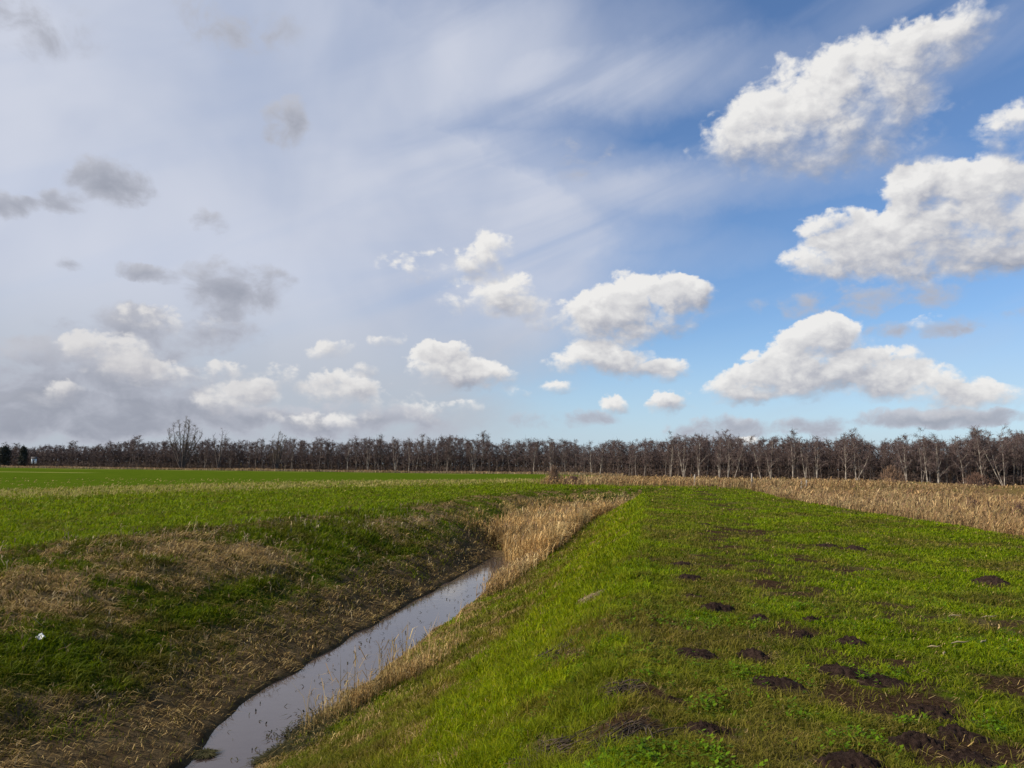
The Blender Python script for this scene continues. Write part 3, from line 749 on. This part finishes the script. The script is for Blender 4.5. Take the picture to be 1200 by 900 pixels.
# the pale stems one can tell apart: column, top row in the photo, stems (lean across the view, lean away, share of height)
FEAT = [
 (407,517,[(0.02,0,1)],'slim straight birch with white stem, alone in its dark stretch of wood'),
 (431,515,[(-.06,0,1),(.10,0,.8)],'two thin pale birch stems parting in a narrow V below dark crown'),
 (463,514,[(-.10,0,1),(.03,.05,.9),(.16,0,.7)],'birch with three fanned pale stems among the denser middle trees'),
 (479,516,[(.01,0,1)],'short-looking single white birch stem just beside the three-stemmed one'),
 (555,512,[(.05,0,1),(-.12,0,.85),(.20,0,.75)],'broad birch with bright forked white stem and wide open crown'),
 (625,516,[(.03,0,1)],'slender white birch stem rising behind the tall tan reed clump'),
 (646,517,[(-.08,0,1),(.06,0,.9)],'leaning birch pair rooted together behind the reed clump'),
 (693,520,[(-.03,0,1)],'thin pale birch standing below the dip in the treetops'),
 (703,519,[(.07,0,.9)],'thin birch tilted away from its upright twin near the treetop dip'),
 (786,515,[(.05,0,1)],'upright grey-white birch close beside the bright forked birch'),
 (801,512,[(0,0,1),(.18,0,.8),(-.15,.04,.85)],'bright white birch forking low into three rising limbs'),
 (819,513,[(.03,0,1),(-.04,0,.8)],'twin upright birch stems before the highest run of treetops'),
 (843,511,[(.08,0,1),(-.10,0,.7)],'tall birch under the highest treetops, side stem sloping off low'),
 (853,512,[(0,0,1),(.10,0,.85)],'straight white birch whose second limb leaves at a third of its height'),
 (860,514,[(.30,0,.85)],'strongly slanting white birch stem in the tall middle of the wood'),
 (892,515,[(-.22,0,1)],'long curving birch stem leaning over a pale thicket'),
 (903,516,[(.04,0,1),(-.16,0,.7)],'birch with short thick white foot dividing at head height'),
 (929,516,[(.01,0,1)],'thickest bright white birch trunk, dark rounded crown overhead'),
 (944,517,[(-.12,0,1),(.02,0,.9)],'two white stems behind the pair of fence posts'),
 (957,516,[(.05,0,1),(-.03,0,.9)],'close-set pair of upright pale birches next to the fence post pair'),
 (991,515,[(0,0,1)],'upright white birch beside the low slanting birch'),
 (1003,519,[(.45,0,.65),(-.02,0,1)],'birch with one pale stem slanting low over the dead grass'),
 (1062,516,[(0,0,1),(-.10,0,.7)],'solitary bright birch stem with small tufted top against the sky'),
 (1087,518,[(-.08,0,1)],'slightly crooked pale birch between the bright birch and twin thin ones'),
 (1099,518,[(.05,0,1),(-.02,0,.9)],'twin thin birches with open, ragged tops'),
 (1129,518,[(0,0,1)],'thin upright birch beside the rusty brown bush at the wood foot'),
 (1176,512,[(-.42,0,.85),(-.24,0,.95),(.04,0,1)],'large birch spreading three white stems, two slanting steeply aside'),
 (1152,512,[(-.05,.02,1)],'birch with tallest tousled crown poking above its neighbours'),
]
protos = []
for j, (px, top, stems, lab) in enumerate(FEAT):
    x, y, z = wpos(px)
    dist = math.hypot(x, y); hor = 546 + (px - 600) * .0122
    H = (hor - top) / F * dist * 1.02 + (1.6 - z)
    o = tree('birch_tree', 100 + j, (x, y, z), H, stems, M_bark, M_twig, lab, 'birch', WG, low=.22, r0=.145 if len(stems) == 1 else .115,
             nl=14 if len(stems) == 1 else 10, spread=.26)
    o.rotation_euler = (0, 0, -math.atan2(x, y))
    protos.append((o, H, len(stems)))
# plain members of the edge: copies of eight kinds
plain = []
for j in range(9):
    r = np.random.default_rng(300 + j)
    ns = (1, 1, 2, 1, 2, 3, 1, 2, 1)[j]
    stems = [(r.normal(0, .07), r.normal(0, .07), 1 - .12 * i) for i in range(ns)]
    o = tree('birch_tree', 300 + j, (0, 0, -50), 10.0, stems, M_bark_m if j % 3 else M_bark_d, M_twig, None, r0=.13, nl=15 if ns == 1 else 9, spread=.27, low=.3)
    o['kd'] = j; plain.append(o)
TOPS = np.array([(0, 524), (60, 524), (90, 523), (150, 519), (180, 518), (250, 518), (300, 518), (350, 517), (430, 516), (500, 514), (560, 513), (590, 517), (620, 516), (665, 515), (695, 521), (720, 517), (750, 515), (800, 514), (850, 511), (880, 516), (930, 516), (990, 515), (1030, 519), (1060, 517), (1080, 519), (1120, 519), (1150, 513), (1175, 517), (1200, 515)], float)
def top_h(px, x, y, z):
    dist = math.hypot(x, y); return (546 + (px - 600) * .0122 - np.interp(px, TOPS[:, 0], TOPS[:, 1])) / F * dist + (1.6 - z)
r = np.random.default_rng(55)
MARKS = [(213, 'between the white hut and the big bare tree'), (324, 'between the big bare tree and the fawn willow'), (440, 'between the fawn willow and the thin-V birch'), (555, 'between the thin-V birch and the broad forked birch'),
         (649, 'between the broad forked birch and the tall reed clump'), (801, 'between the tall reed clump and the low-forking birch'), (929, 'between the low-forking birch and the thickest trunk'),
         (1062, 'between the thickest trunk and the solitary bright birch'), (1400, 'past the solitary bright birch')]
KIND = ['dull grey single-stemmed birch', 'slender pale birch', 'twin-stemmed pale birch', 'dull grey single-stemmed birch', 'twin-stemmed pale birch', 'three-stemmed pale birch', 'dull grey single-stemmed birch', 'twin-stemmed pale birch', 'slender pale birch']
used = set(); cnt = 0
for i in range(238):
    px = -14 + 1228 * (i + r.random()) / 238
    back = r.uniform(1.5, 9)
    x, y, z = wpos(px, back)
    if px < 215: src = plain[(0, 3, 6)[r.integers(0, 3)]]
    else: src = plain[r.integers(0, 9)]
    H = top_h(px, x, y, z) * (.92 + .20 * math.sin(px * .13) * math.sin(px * .041 + 1) + r.uniform(-.16, .09))
    sc3 = H / 10.0; wsc = sc3 * r.uniform(.85, 1.2)
    kd = KIND[int(src['kd'])]; mk = [t_ for p_, t_ in MARKS if px < p_][0]
    if src.name in used: o = copy_tree(src, (x, y, z), r.uniform(0, 6.28), (wsc, wsc, sc3))
    else:
        o = src; used.add(src.name); o.location = (x, y, z); o.rotation_euler = (0, 0, r.uniform(0, 6.28)); o.scale = (wsc, wsc, sc3)
    o['category'] = 'birch'; o['label'] = kd + ' ' + mk; o['group'] = kd.replace('birch', 'birches') + ' ' + mk
for o in plain:
    if o.name not in used:
        for ch in list(o.children): bpy.data.objects.remove(ch)
        bpy.data.objects.remove(o)

# the depth of the wood behind: one mass
r = np.random.default_rng(66); Vs, Qs, off = [], [], 0; Vt, Qt, offt = [], [], 0
kinds = [tree_geo(400 + k, 10.0, [(r.normal(0, .05), r.normal(0, .05), 1)], r0=.13, nl=13, tw=7, low=.18, spread=.34, tww=.055) for k in range(5)]
for i in range(900):
    px = -40 + 1280 * (i + r.random()) / 900; back = 8 + 32 * r.random() ** 1.1
    x, y, z = wpos(px, back); H = top_h(px, x, y, z) * (.88 + .07 * math.sin(px * .10 + 2) * math.sin(px * .033) + r.uniform(-.10, .06)) * (.98 if px < 215 else 1.0); s_ = H / 10
    (tv, tq), (cv, cq) = kinds[r.integers(0, 5)]; a = r.uniform(0, 6.28); ca, sa = math.cos(a), math.sin(a)
    M = np.array([[ca, -sa, 0], [sa, ca, 0], [0, 0, 1]]) * s_; M[:2] *= r.uniform(.9, 1.25)
    Vs.append(cv @ M.T + (x, y, z)); Qs.append(cq + off); off += len(cv)
    Vt.append(tv @ M.T + (x, y, z)); Qt.append(tq + offt); offt += len(tv)
wd = make_mesh('wood_interior', np.concatenate(Vs), quads=np.concatenate(Qs), mat=M_twig); tag(wd, kind='stuff')
me = wd.data; 
wt2 = make_mesh('wood_interior_stems', np.concatenate(Vt), quads=np.concatenate(Qt), mat=M_bark_d); tag(wt2, kind='stuff')
# undergrowth: bramble and sapling tangle
n = 150000; px_ = r.uniform(-30, 1230, n)
xs = np.array([wpos(p)[:2] for p in np.linspace(-40, 1240, 200)])
bx_ = np.interp(px_, np.linspace(-40, 1240, 200), xs[:, 0]); by_ = np.interp(px_, np.linspace(-40, 1240, 200), xs[:, 1])
sc_ = 1 + (r.uniform(1.5, 40, n)) / np.hypot(bx_, by_); x = bx_ * sc_; y = by_ * sc_; z = height(x, y)
dep = sc_ * np.hypot(bx_, by_) - np.hypot(bx_, by_)
hh = (2.2 + 5.0 * sstep(dep, 4, 18)) * np.clip(.85 + .5 * fbm(x, y, .12, 3, 7.0), .4, 1.15)
zz = z + hh * r.random(n) ** .9
P0 = np.stack([x, y, zz], 1); D = r.normal(0, .55, (n, 3)); D[:, 2] = np.abs(D[:, 2]) * .9
V, q = strips(P0, P0 + D, np.where(dep > 10, .20, .09), r)
tag(make_mesh('woodland_undergrowth', V, quads=q, mat=M_brush), kind='stuff')

# big bare trees that rise above the far wood
def open_tree(px, top, lab, seed, back=-4, stems=None, spread=.42, nl=15, tww=.03, mat=M_twig_y, **k):
    x, y, z = wpos(px, back); dist = math.hypot(x, y)
    H = (546 + (px - 600) * .0122 - top) / F * dist + (1.6 - z)
    return tree('bare_tree', seed, (x, y, z), H, stems, M_bark_d, mat, lab, 'tree', None, -math.atan2(x, y), r0=.27, spread=spread, nl=nl, tww=tww, **k)
open_tree(213, 496, 'big bare pale-brown tree standing high above the rest of the wood', 501,
          stems=[(-.40, 0, .78), (-.26, .1, .90), (-.12, 0, .97), (.02, -.1, 1), (.16, 0, .98), (.30, .05, .88), (.42, .05, .74), (.08, .12, .95)], spread=.30, nl=16, tw=6, low=.35, droop=-.3)
open_tree(256, 506, 'thin bare tree, wispy top just clearing the wood beside the biggest tree', 502, stems=[(-.15, 0, .85), (.05, 0, 1), (.12, .1, .9)], spread=.16, nl=8, tw=3, low=.5, droop=-.2, mat=M_twig)
open_tree(324, 507, 'fawn-coloured round bare willow in front of the dark birches', 503, stems=[(-.2, 0, .8), (.0, 0, 1), (.2, 0, .85), (.1, .1, .9)], spread=.25, nl=12, tw=6, low=.15, droop=-.25)
# evergreens at the far end of the wood
def fir(px, top, lab, seed, wid):
    x, y, z = wpos(px, -3); dist = math.hypot(x, y); H = (546 + (px - 600) * .0122 - top) / F * dist + (1.6 - z)
    r = np.random.default_rng(seed); o = empty('evergreen_tree', (x, y, z), label=lab, cat='tree', group=None)
    V, q = tube([(0, 0, -.2), (.1, 0, H * .5), (0, 0, H * .95)], [.22, .14, .04], 6); make_mesh('trunk', V, quads=q, mat=M_bark_d, smooth=True, parent=o)
    n = 2600; f_ = r.random(n) ** .7; a = r.uniform(0, 2 * np.pi, n); rad = wid * np.sqrt(np.clip(1 - (f_ - .38) ** 2 / .40, 0, 1)) * np.sqrt(r.random(n)) * r.uniform(.5, 1.05, n) * (1 + .25 * np.sin(a * 3 + f_ * 9))
    P0 = np.stack([np.cos(a) * rad, np.sin(a) * rad, H * (.08 + .9 * f_)], 1); D = r.normal(0, .3, (n, 3))
    V, q = strips(P0, P0 + D, np.full(n, .3), r); make_mesh('crown', V, quads=q, mat=M_ever, parent=o)
    return o
fir(4, 526, 'larger of two dark evergreens where the far wood begins', 511, 2.6)
fir(26, 526, 'small dark rounded evergreen just above the brown treetops', 512, 1.5)

# bushes
def bush(px, base, top, wpx, lab, mat, seed, n=900, name='bare_bush'):
    p = hit(px, base)
    if p is None: p = np.array(wpos(px, -3))
    d = np.linalg.norm(p - CAM); H = (base - top) / F * d; W_ = wpx / F * d / 2
    r = np.random.default_rng(seed); z0 = float(height(p[0], p[1])); o = empty(name, (p[0], p[1], z0), label=lab, cat='bush')
    st_ = []
    for i in range(9):
        a = r.uniform(0, 6.28); rr = r.uniform(.2, .8) * W_
        e = np.array([math.cos(a) * rr, math.sin(a) * rr * .8, H * r.uniform(.6, .95)])
        st_.append((np.array([[0, 0, -.05], e * .5 + r.normal(0, .05, 3), e]), np.array([.035, .025, .01])))
    V, q = tubes(st_, 5); make_mesh('stems', V, quads=q, mat=M_bark_d, parent=o)
    a = r.uniform(0, 6.28, n); f_ = r.random(n); rad = W_ * np.sqrt(r.random(n)) * np.clip(1.05 - f_, 0, 1) ** .6 * (1 + .3 * np.sin(a * 3 + seed))
    P0 = np.stack([np.cos(a) * rad, np.sin(a) * rad, H * f_ * .92], 1); D = np.stack([P0[:, 0] * .12, P0[:, 1] * .12, np.full(n, .2 * H)], 1) + r.normal(0, .09 * H, (n, 3))
    V, q = strips(P0, P0 + D, np.full(n, .022 * d / 60), r); make_mesh('twigs', V, quads=q, mat=mat, parent=o)
    return o
M_rust = simple('rusty_twigs', (.17, .095, .06), (.115, .068, .048), 2, .9)
M_pink = simple('fawn_twigs', (.24, .145, .085), (.16, .10, .065), 2, .9)
M_dkb = simple('dock_stems', (.11, .06, .045), (.18, .10, .07), 2, .9)
bush(1044, 567, 550, 26, 'fawn pointed bush standing taller than the dead grass before the birches', M_pink, 601)
bush(1144, 571, 558, 30, 'broad rusty-brown bush at the wood foot near the spreading birch', M_rust, 602)
bush(672, 568, 559, 22, 'low dark brown bush at the front of the tan reeds past the ditch', M_dkb, 603)
bush(649, 567, 549, 16, 'tall tan clump of reeds sticking up highest beyond the ditch bend', M_pink, 604, name='reed_clump')
bush(1140, 605, 590, 30, 'dark reddish dock clump at the grass margin of the reed bed', M_dkb, 605, 500, 'dock_clump')
bush(1195, 615, 596, 26, 'dark reddish dock clump at the outermost corner of the reed bed', M_dkb, 606, 500, 'dock_clump')

# hut glimpsed at the foot of the far wood
M_white = simple('white_wash', (.72, .72, .70), (.80, .80, .78), 3, .7)
M_roof = simple('dark_roof', (.07, .06, .06), (.10, .09, .08), 3, .8)
def box(x0, x1, y0, y1, z0, z1):
    V = np.array([(x, y, z) for x in (x0, x1) for y in (y0, y1) for z in (z0, z1)], float)
    return V, np.array([(0, 1, 3, 2), (4, 6, 7, 5), (0, 4, 5, 1), (2, 3, 7, 6), (0, 2, 6, 4), (1, 5, 7, 3)])
x, y, z = wpos(39, -6); hz = z + 1.4
o = empty('hut', (x, y, z), label='tiny white hut with dark doorway at the foot of the far wood', cat='hut'); o.rotation_euler = (0, 0, -math.atan2(x, y)); o.scale = (.6, .6, .7); o.location.z += 1.5
def multi(lst):
    Vs, Qs, off = [], [], 0
    for V, q in lst: Vs.append(V); Qs.append(q + off); off += len(V)
    return np.concatenate(Vs), np.concatenate(Qs)
HS = .55
V, q = multi([box(-1.3, -.35, -.08, .08, 0, 2.4), box(.35, 1.5, -.08, .08, 0, 2.4), box(-.35, .35, -.078, .078, 2.0, 2.4), box(-1.3, -1.18, .083, 2.6, 0, 2.4), box(1.38, 1.5, .083, 2.6, 0, 2.4)])
make_mesh('wall', V, quads=q, mat=M_white, parent=o)
V, q = box(-.345, .345, -.04, .03, .02, 1.98); make_mesh('door', V, quads=q, mat=M_roof, parent=o)
Vr = np.array([(-1.5, -.3, 2.41), (1.7, -.3, 2.41), (1.7, 1.3, 3.3), (-1.5, 1.3, 3.3), (1.7, 2.8, 2.41), (-1.5, 2.8, 2.41)], float)
Vr = np.concatenate([Vr, Vr + (0, 0, .1)])
make_mesh('roof', Vr, quads=np.array([(0, 3, 2, 1), (3, 5, 4, 2), (6, 7, 8, 9), (9, 8, 10, 11), (0, 1, 7, 6), (5, 11, 10, 4), (0, 6, 9, 3), (3, 9, 11, 5), (1, 2, 8, 7), (2, 4, 10, 8)]), mat=M_roof, parent=o)

# fence posts in the dead meadow
for px, py, h_, lab in ((814, 561, 1.3, 'short pale fence post nearest the tan reed band'), (881, 569, 1.5, 'lone grey fence post in the dead grass past the track end'),
                        (939, 568, 1.35, 'weathered fence post, one of a pair, the one nearer the thick birch'), (945, 568, 1.35, 'weathered fence post, one of a pair, farther from the thick birch'),
                        (1024, 571, 1.4, 'pale fence post standing by the fawn pointed bush')):
    p = hit(px, py); dist = 92.0; d = ray(px, py); x, y = d[0] * dist, d[1] * dist; z = float(height(x, y))
    V, q = tube([(0, 0, -.3), (0, 0, .5), (.02, 0, h_), (.02, 0, h_ + .04)], [.085, .08, .075, .02], 8)
    o = make_mesh('fence_post', V, quads=q, mat=M_post); o.location = (x, y, z); tag(o, lab, 'fence post', 'fence posts in the dead meadow')

# ------------------------------------------------------------------ molehills
MLAB = ['small farthest molehill of the close pair beside the slope edge', 'nearer molehill of the close pair beside the slope edge', 'wide flat molehill, spread sideways, above the row of bigger ones',
 'thin flat smear of molehill between the close pair and the wide one', 'neat domed molehill alone on bright grass', 'molehill halfway between the neat dome and the big mound by the track',
 'rounded molehill closest to the lush slope, rough with crumbs', 'flattened two-humped molehill in the middle of the group', 'largest crumbly molehill, leafy weeds all round it',
 'broad molehill at the head of the muddy track', 'dark molehill joined to a longer one on the track', 'long low molehill stretching along the muddy track', 'small reddish molehill in rank grass near dead litter',
 'molehill cut off by the bottom edge of the photo', 'scant molehill of loose crumbs beside the litter', 'isolated molehill on the open outer grass', 'small far molehill with a partner, nearer the reed bed',
 'thin far molehill just beside its partner', 'tiny molehill on the brown worn ground', 'wet black mound in the muddy track near its middle', 'flat molehill on the outer side of the muddy track', 'flat black mound where the muddy track leaves the picture',
 'speck of a molehill, farthest along the bank top', 'soil hump on the track above the wet black mound', 'soil crumbs under matted dead litter']
for j, (p, rad, ry, px, py) in enumerate(mole_spots):
    r = np.random.default_rng(800 + j); n = 34; u = np.linspace(-1, 1, n); X, Y = np.meshgrid(u, u, indexing='ij')
    rr = np.hypot(X, Y); ang = np.arctan2(Y, X)
    edge_ = .82 + .14 * np.sin(ang * 2 + r.uniform(0, 6)) + .10 * np.sin(ang * 3 + r.uniform(0, 6)) + .06 * np.sin(ang * 7 + r.uniform(0, 6))
    ratio = min(1.0, max(.45, 1.5 * ry / (rad / np.linalg.norm(p - CAM) * F) * 1.2))
    wx_, wy_ = X.ravel() * rad, Y.ravel() * rad * (.9 if j not in (2, 3, 11) else .55)
    hgt = min(.115, rad * .30) * (.45 if j in (3, 11, 17, 20, 21, 14, 24) else 1)
    prof = np.clip(1 - (rr.ravel() / edge_.ravel()) ** 2, -.35, 1)
    cl = fbm(wx_ + j * 3, wy_, 8.0, 3, j * 2.0) + 1.1 * np.abs(fbm(wx_, wy_ + j, 20.0, 2, j + 1.0)) + r.normal(0, .25, n * n)
    zz = prof ** 1 * hgt + np.where(prof > 0, .028 * cl, 0)
    zz = zz + height(wx_ + p[0], wy_ + p[1], False) - float(height(p[0], p[1], False))
    i = np.arange(n * n).reshape(n, n); q = np.stack([i[:-1, :-1], i[1:, :-1], i[1:, 1:], i[:-1, 1:]], -1).reshape(-1, 4)
    keep = (prof[q] > -.3).any(1); q = q[keep]
    used_v = np.unique(q); mp = -np.ones(n * n, int); mp[used_v] = np.arange(len(used_v))
    o = make_mesh('molehill', np.stack([wx_, wy_, zz], 1)[used_v], quads=mp[q], mat=M_soil, smooth=False)
    o.location = (p[0], p[1], float(height(p[0], p[1], False)) - .005)
    tag(o, MLAB[j], 'molehill', 'molehills on the bank top')

# ------------------------------------------------------------------ dead litter heaps, sticks
def litter(px, py, lx, ly, lab, seed, n=110, mat=None):
    lx, ly, n = lx * .75, ly * .6, int(n * .62)
    p = hit(px, py); r = np.random.default_rng(seed); d = np.linalg.norm(p - CAM); e = hit(px + lx, py - ly)
    ax = (e - p)[:2]; L = np.linalg.norm(ax); ax = ax / L; nx = np.array([-ax[1], ax[0]])
    z0 = float(height(p[0], p[1], False)); tb = []
    for i in range(n):
        c = p[:2] + ax * r.uniform(-L, L) + nx * r.normal(0, .10)
        a = math.atan2(ax[1], ax[0]) + r.normal(0, .6); l_ = r.uniform(.04, .15); dz = r.normal(0, .02)
        q0 = c - np.array([math.cos(a), math.sin(a)]) * l_; q1 = c + np.array([math.cos(a), math.sin(a)]) * l_
        za = float(height(q0[0], q0[1], False)) - z0 + r.uniform(-.01, .045); zb = float(height(q1[0], q1[1], False)) - z0 + r.uniform(-.01, .045)
        tb.append((np.array([[q0[0] - p[0], q0[1] - p[1], za], [c[0] - p[0] + r.normal(0, .008), c[1] - p[1], (za + zb) / 2 + .01], [q1[0] - p[0], q1[1] - p[1], zb]]), np.array([.003, .004, .002])))
    V, q = tubes(tb, 4); o = make_mesh('litter_heap', V, quads=q, mat=mat or M_dstick); o.location = (p[0], p[1], z0)
    return tag(o, lab, 'litter', 'heaps of dead stems on the grass')
litter(655, 762, 30, 16, 'dark mat of flattened dead stems lying along the slope crest', 901, 150)
litter(740, 862, 22, 16, 'broad tangle of dead stems and blackened leaves near the photo bottom', 902, 190)
litter(735, 812, 20, 8, 'thin scatter of dead stems above the broad tangle', 903, 100)
litter(640, 888, 36, 12, 'low line of dead stems lowest on the lush slope', 904, 130)
litter(690, 702, 14, 10, 'pale bundle of straw on the slope crest farther off', 905, 60, M_stick)
litter(200, 620, 16, 5, 'grey dead branches heaped at the brink of the far bank', 906, 90)
litter(636, 582, 12, 3, 'dark driftlike sticks on the bank beyond the ditch reeds', 907, 60)
for px, py, ln_, a, lab in ((1126, 759, .17, .1, 'pale straw stalk on grass, thickest of a scattered few'), (1153, 757, .13, .6, 'bent pale stalk beside the thickest one'), (1095, 763, .11, -.2, 'thin pale stalk nearest the muddy track'),
                        (1107, 771, .08, .9, 'tiny pale stalk below the thin one'), (1120, 726, .15, 0, 'faint dry stalk farther up the grass'), (1160, 727, .17, .05, 'faint long dry stalk on bare outer grass')):
    p = hit(px, py); z0 = float(height(p[0], p[1])) + .035; dx, dy = math.cos(a) * ln_, math.sin(a) * ln_
    dx *= .55; dy *= .55
    V, q = tube([(-dx, -dy, 0), (-dx * .3, -dy * .3 + .01, .012), (dx * .4, dy * .4, .008), (dx, dy + .02, .015)], [.004, .008, .007, .003], 6)
    o = make_mesh('dry_stalk', V, quads=q, mat=M_stick); o.location = (p[0], p[1], z0); tag(o, lab, 'stalk', 'dry stalks lying on the grass')

# white scrap on the far bank
p = hit(47, 754); r = np.random.default_rng(950); n = 9; u = np.linspace(-1, 1, n); X, Y = np.meshgrid(u, u, indexing='ij')
Z = .05 * np.sin(X * 3 + Y * 2) + .05 * r.random(X.shape) + .04 * np.abs(Y)
i = np.arange(81).reshape(9, 9); q = np.stack([i[:-1, :-1], i[1:, :-1], i[1:, 1:], i[:-1, 1:]], -1).reshape(-1, 4)
o = make_mesh('plastic_scrap', np.stack([X.ravel() * .075 * (1 - .3 * np.abs(Y.ravel())), Y.ravel() * .05, Z.ravel() * .6], 1), quads=q, mat=M_white, smooth=True)
sd_ = o.modifiers.new('thick', 'SOLIDIFY'); sd_.thickness = .004
o.location = (p[0], p[1], float(height(p[0], p[1])) + .08); o.rotation_euler = (.35, .1, .3); tag(o, 'crumpled white scrap caught in green grass of the far bank', 'litter')
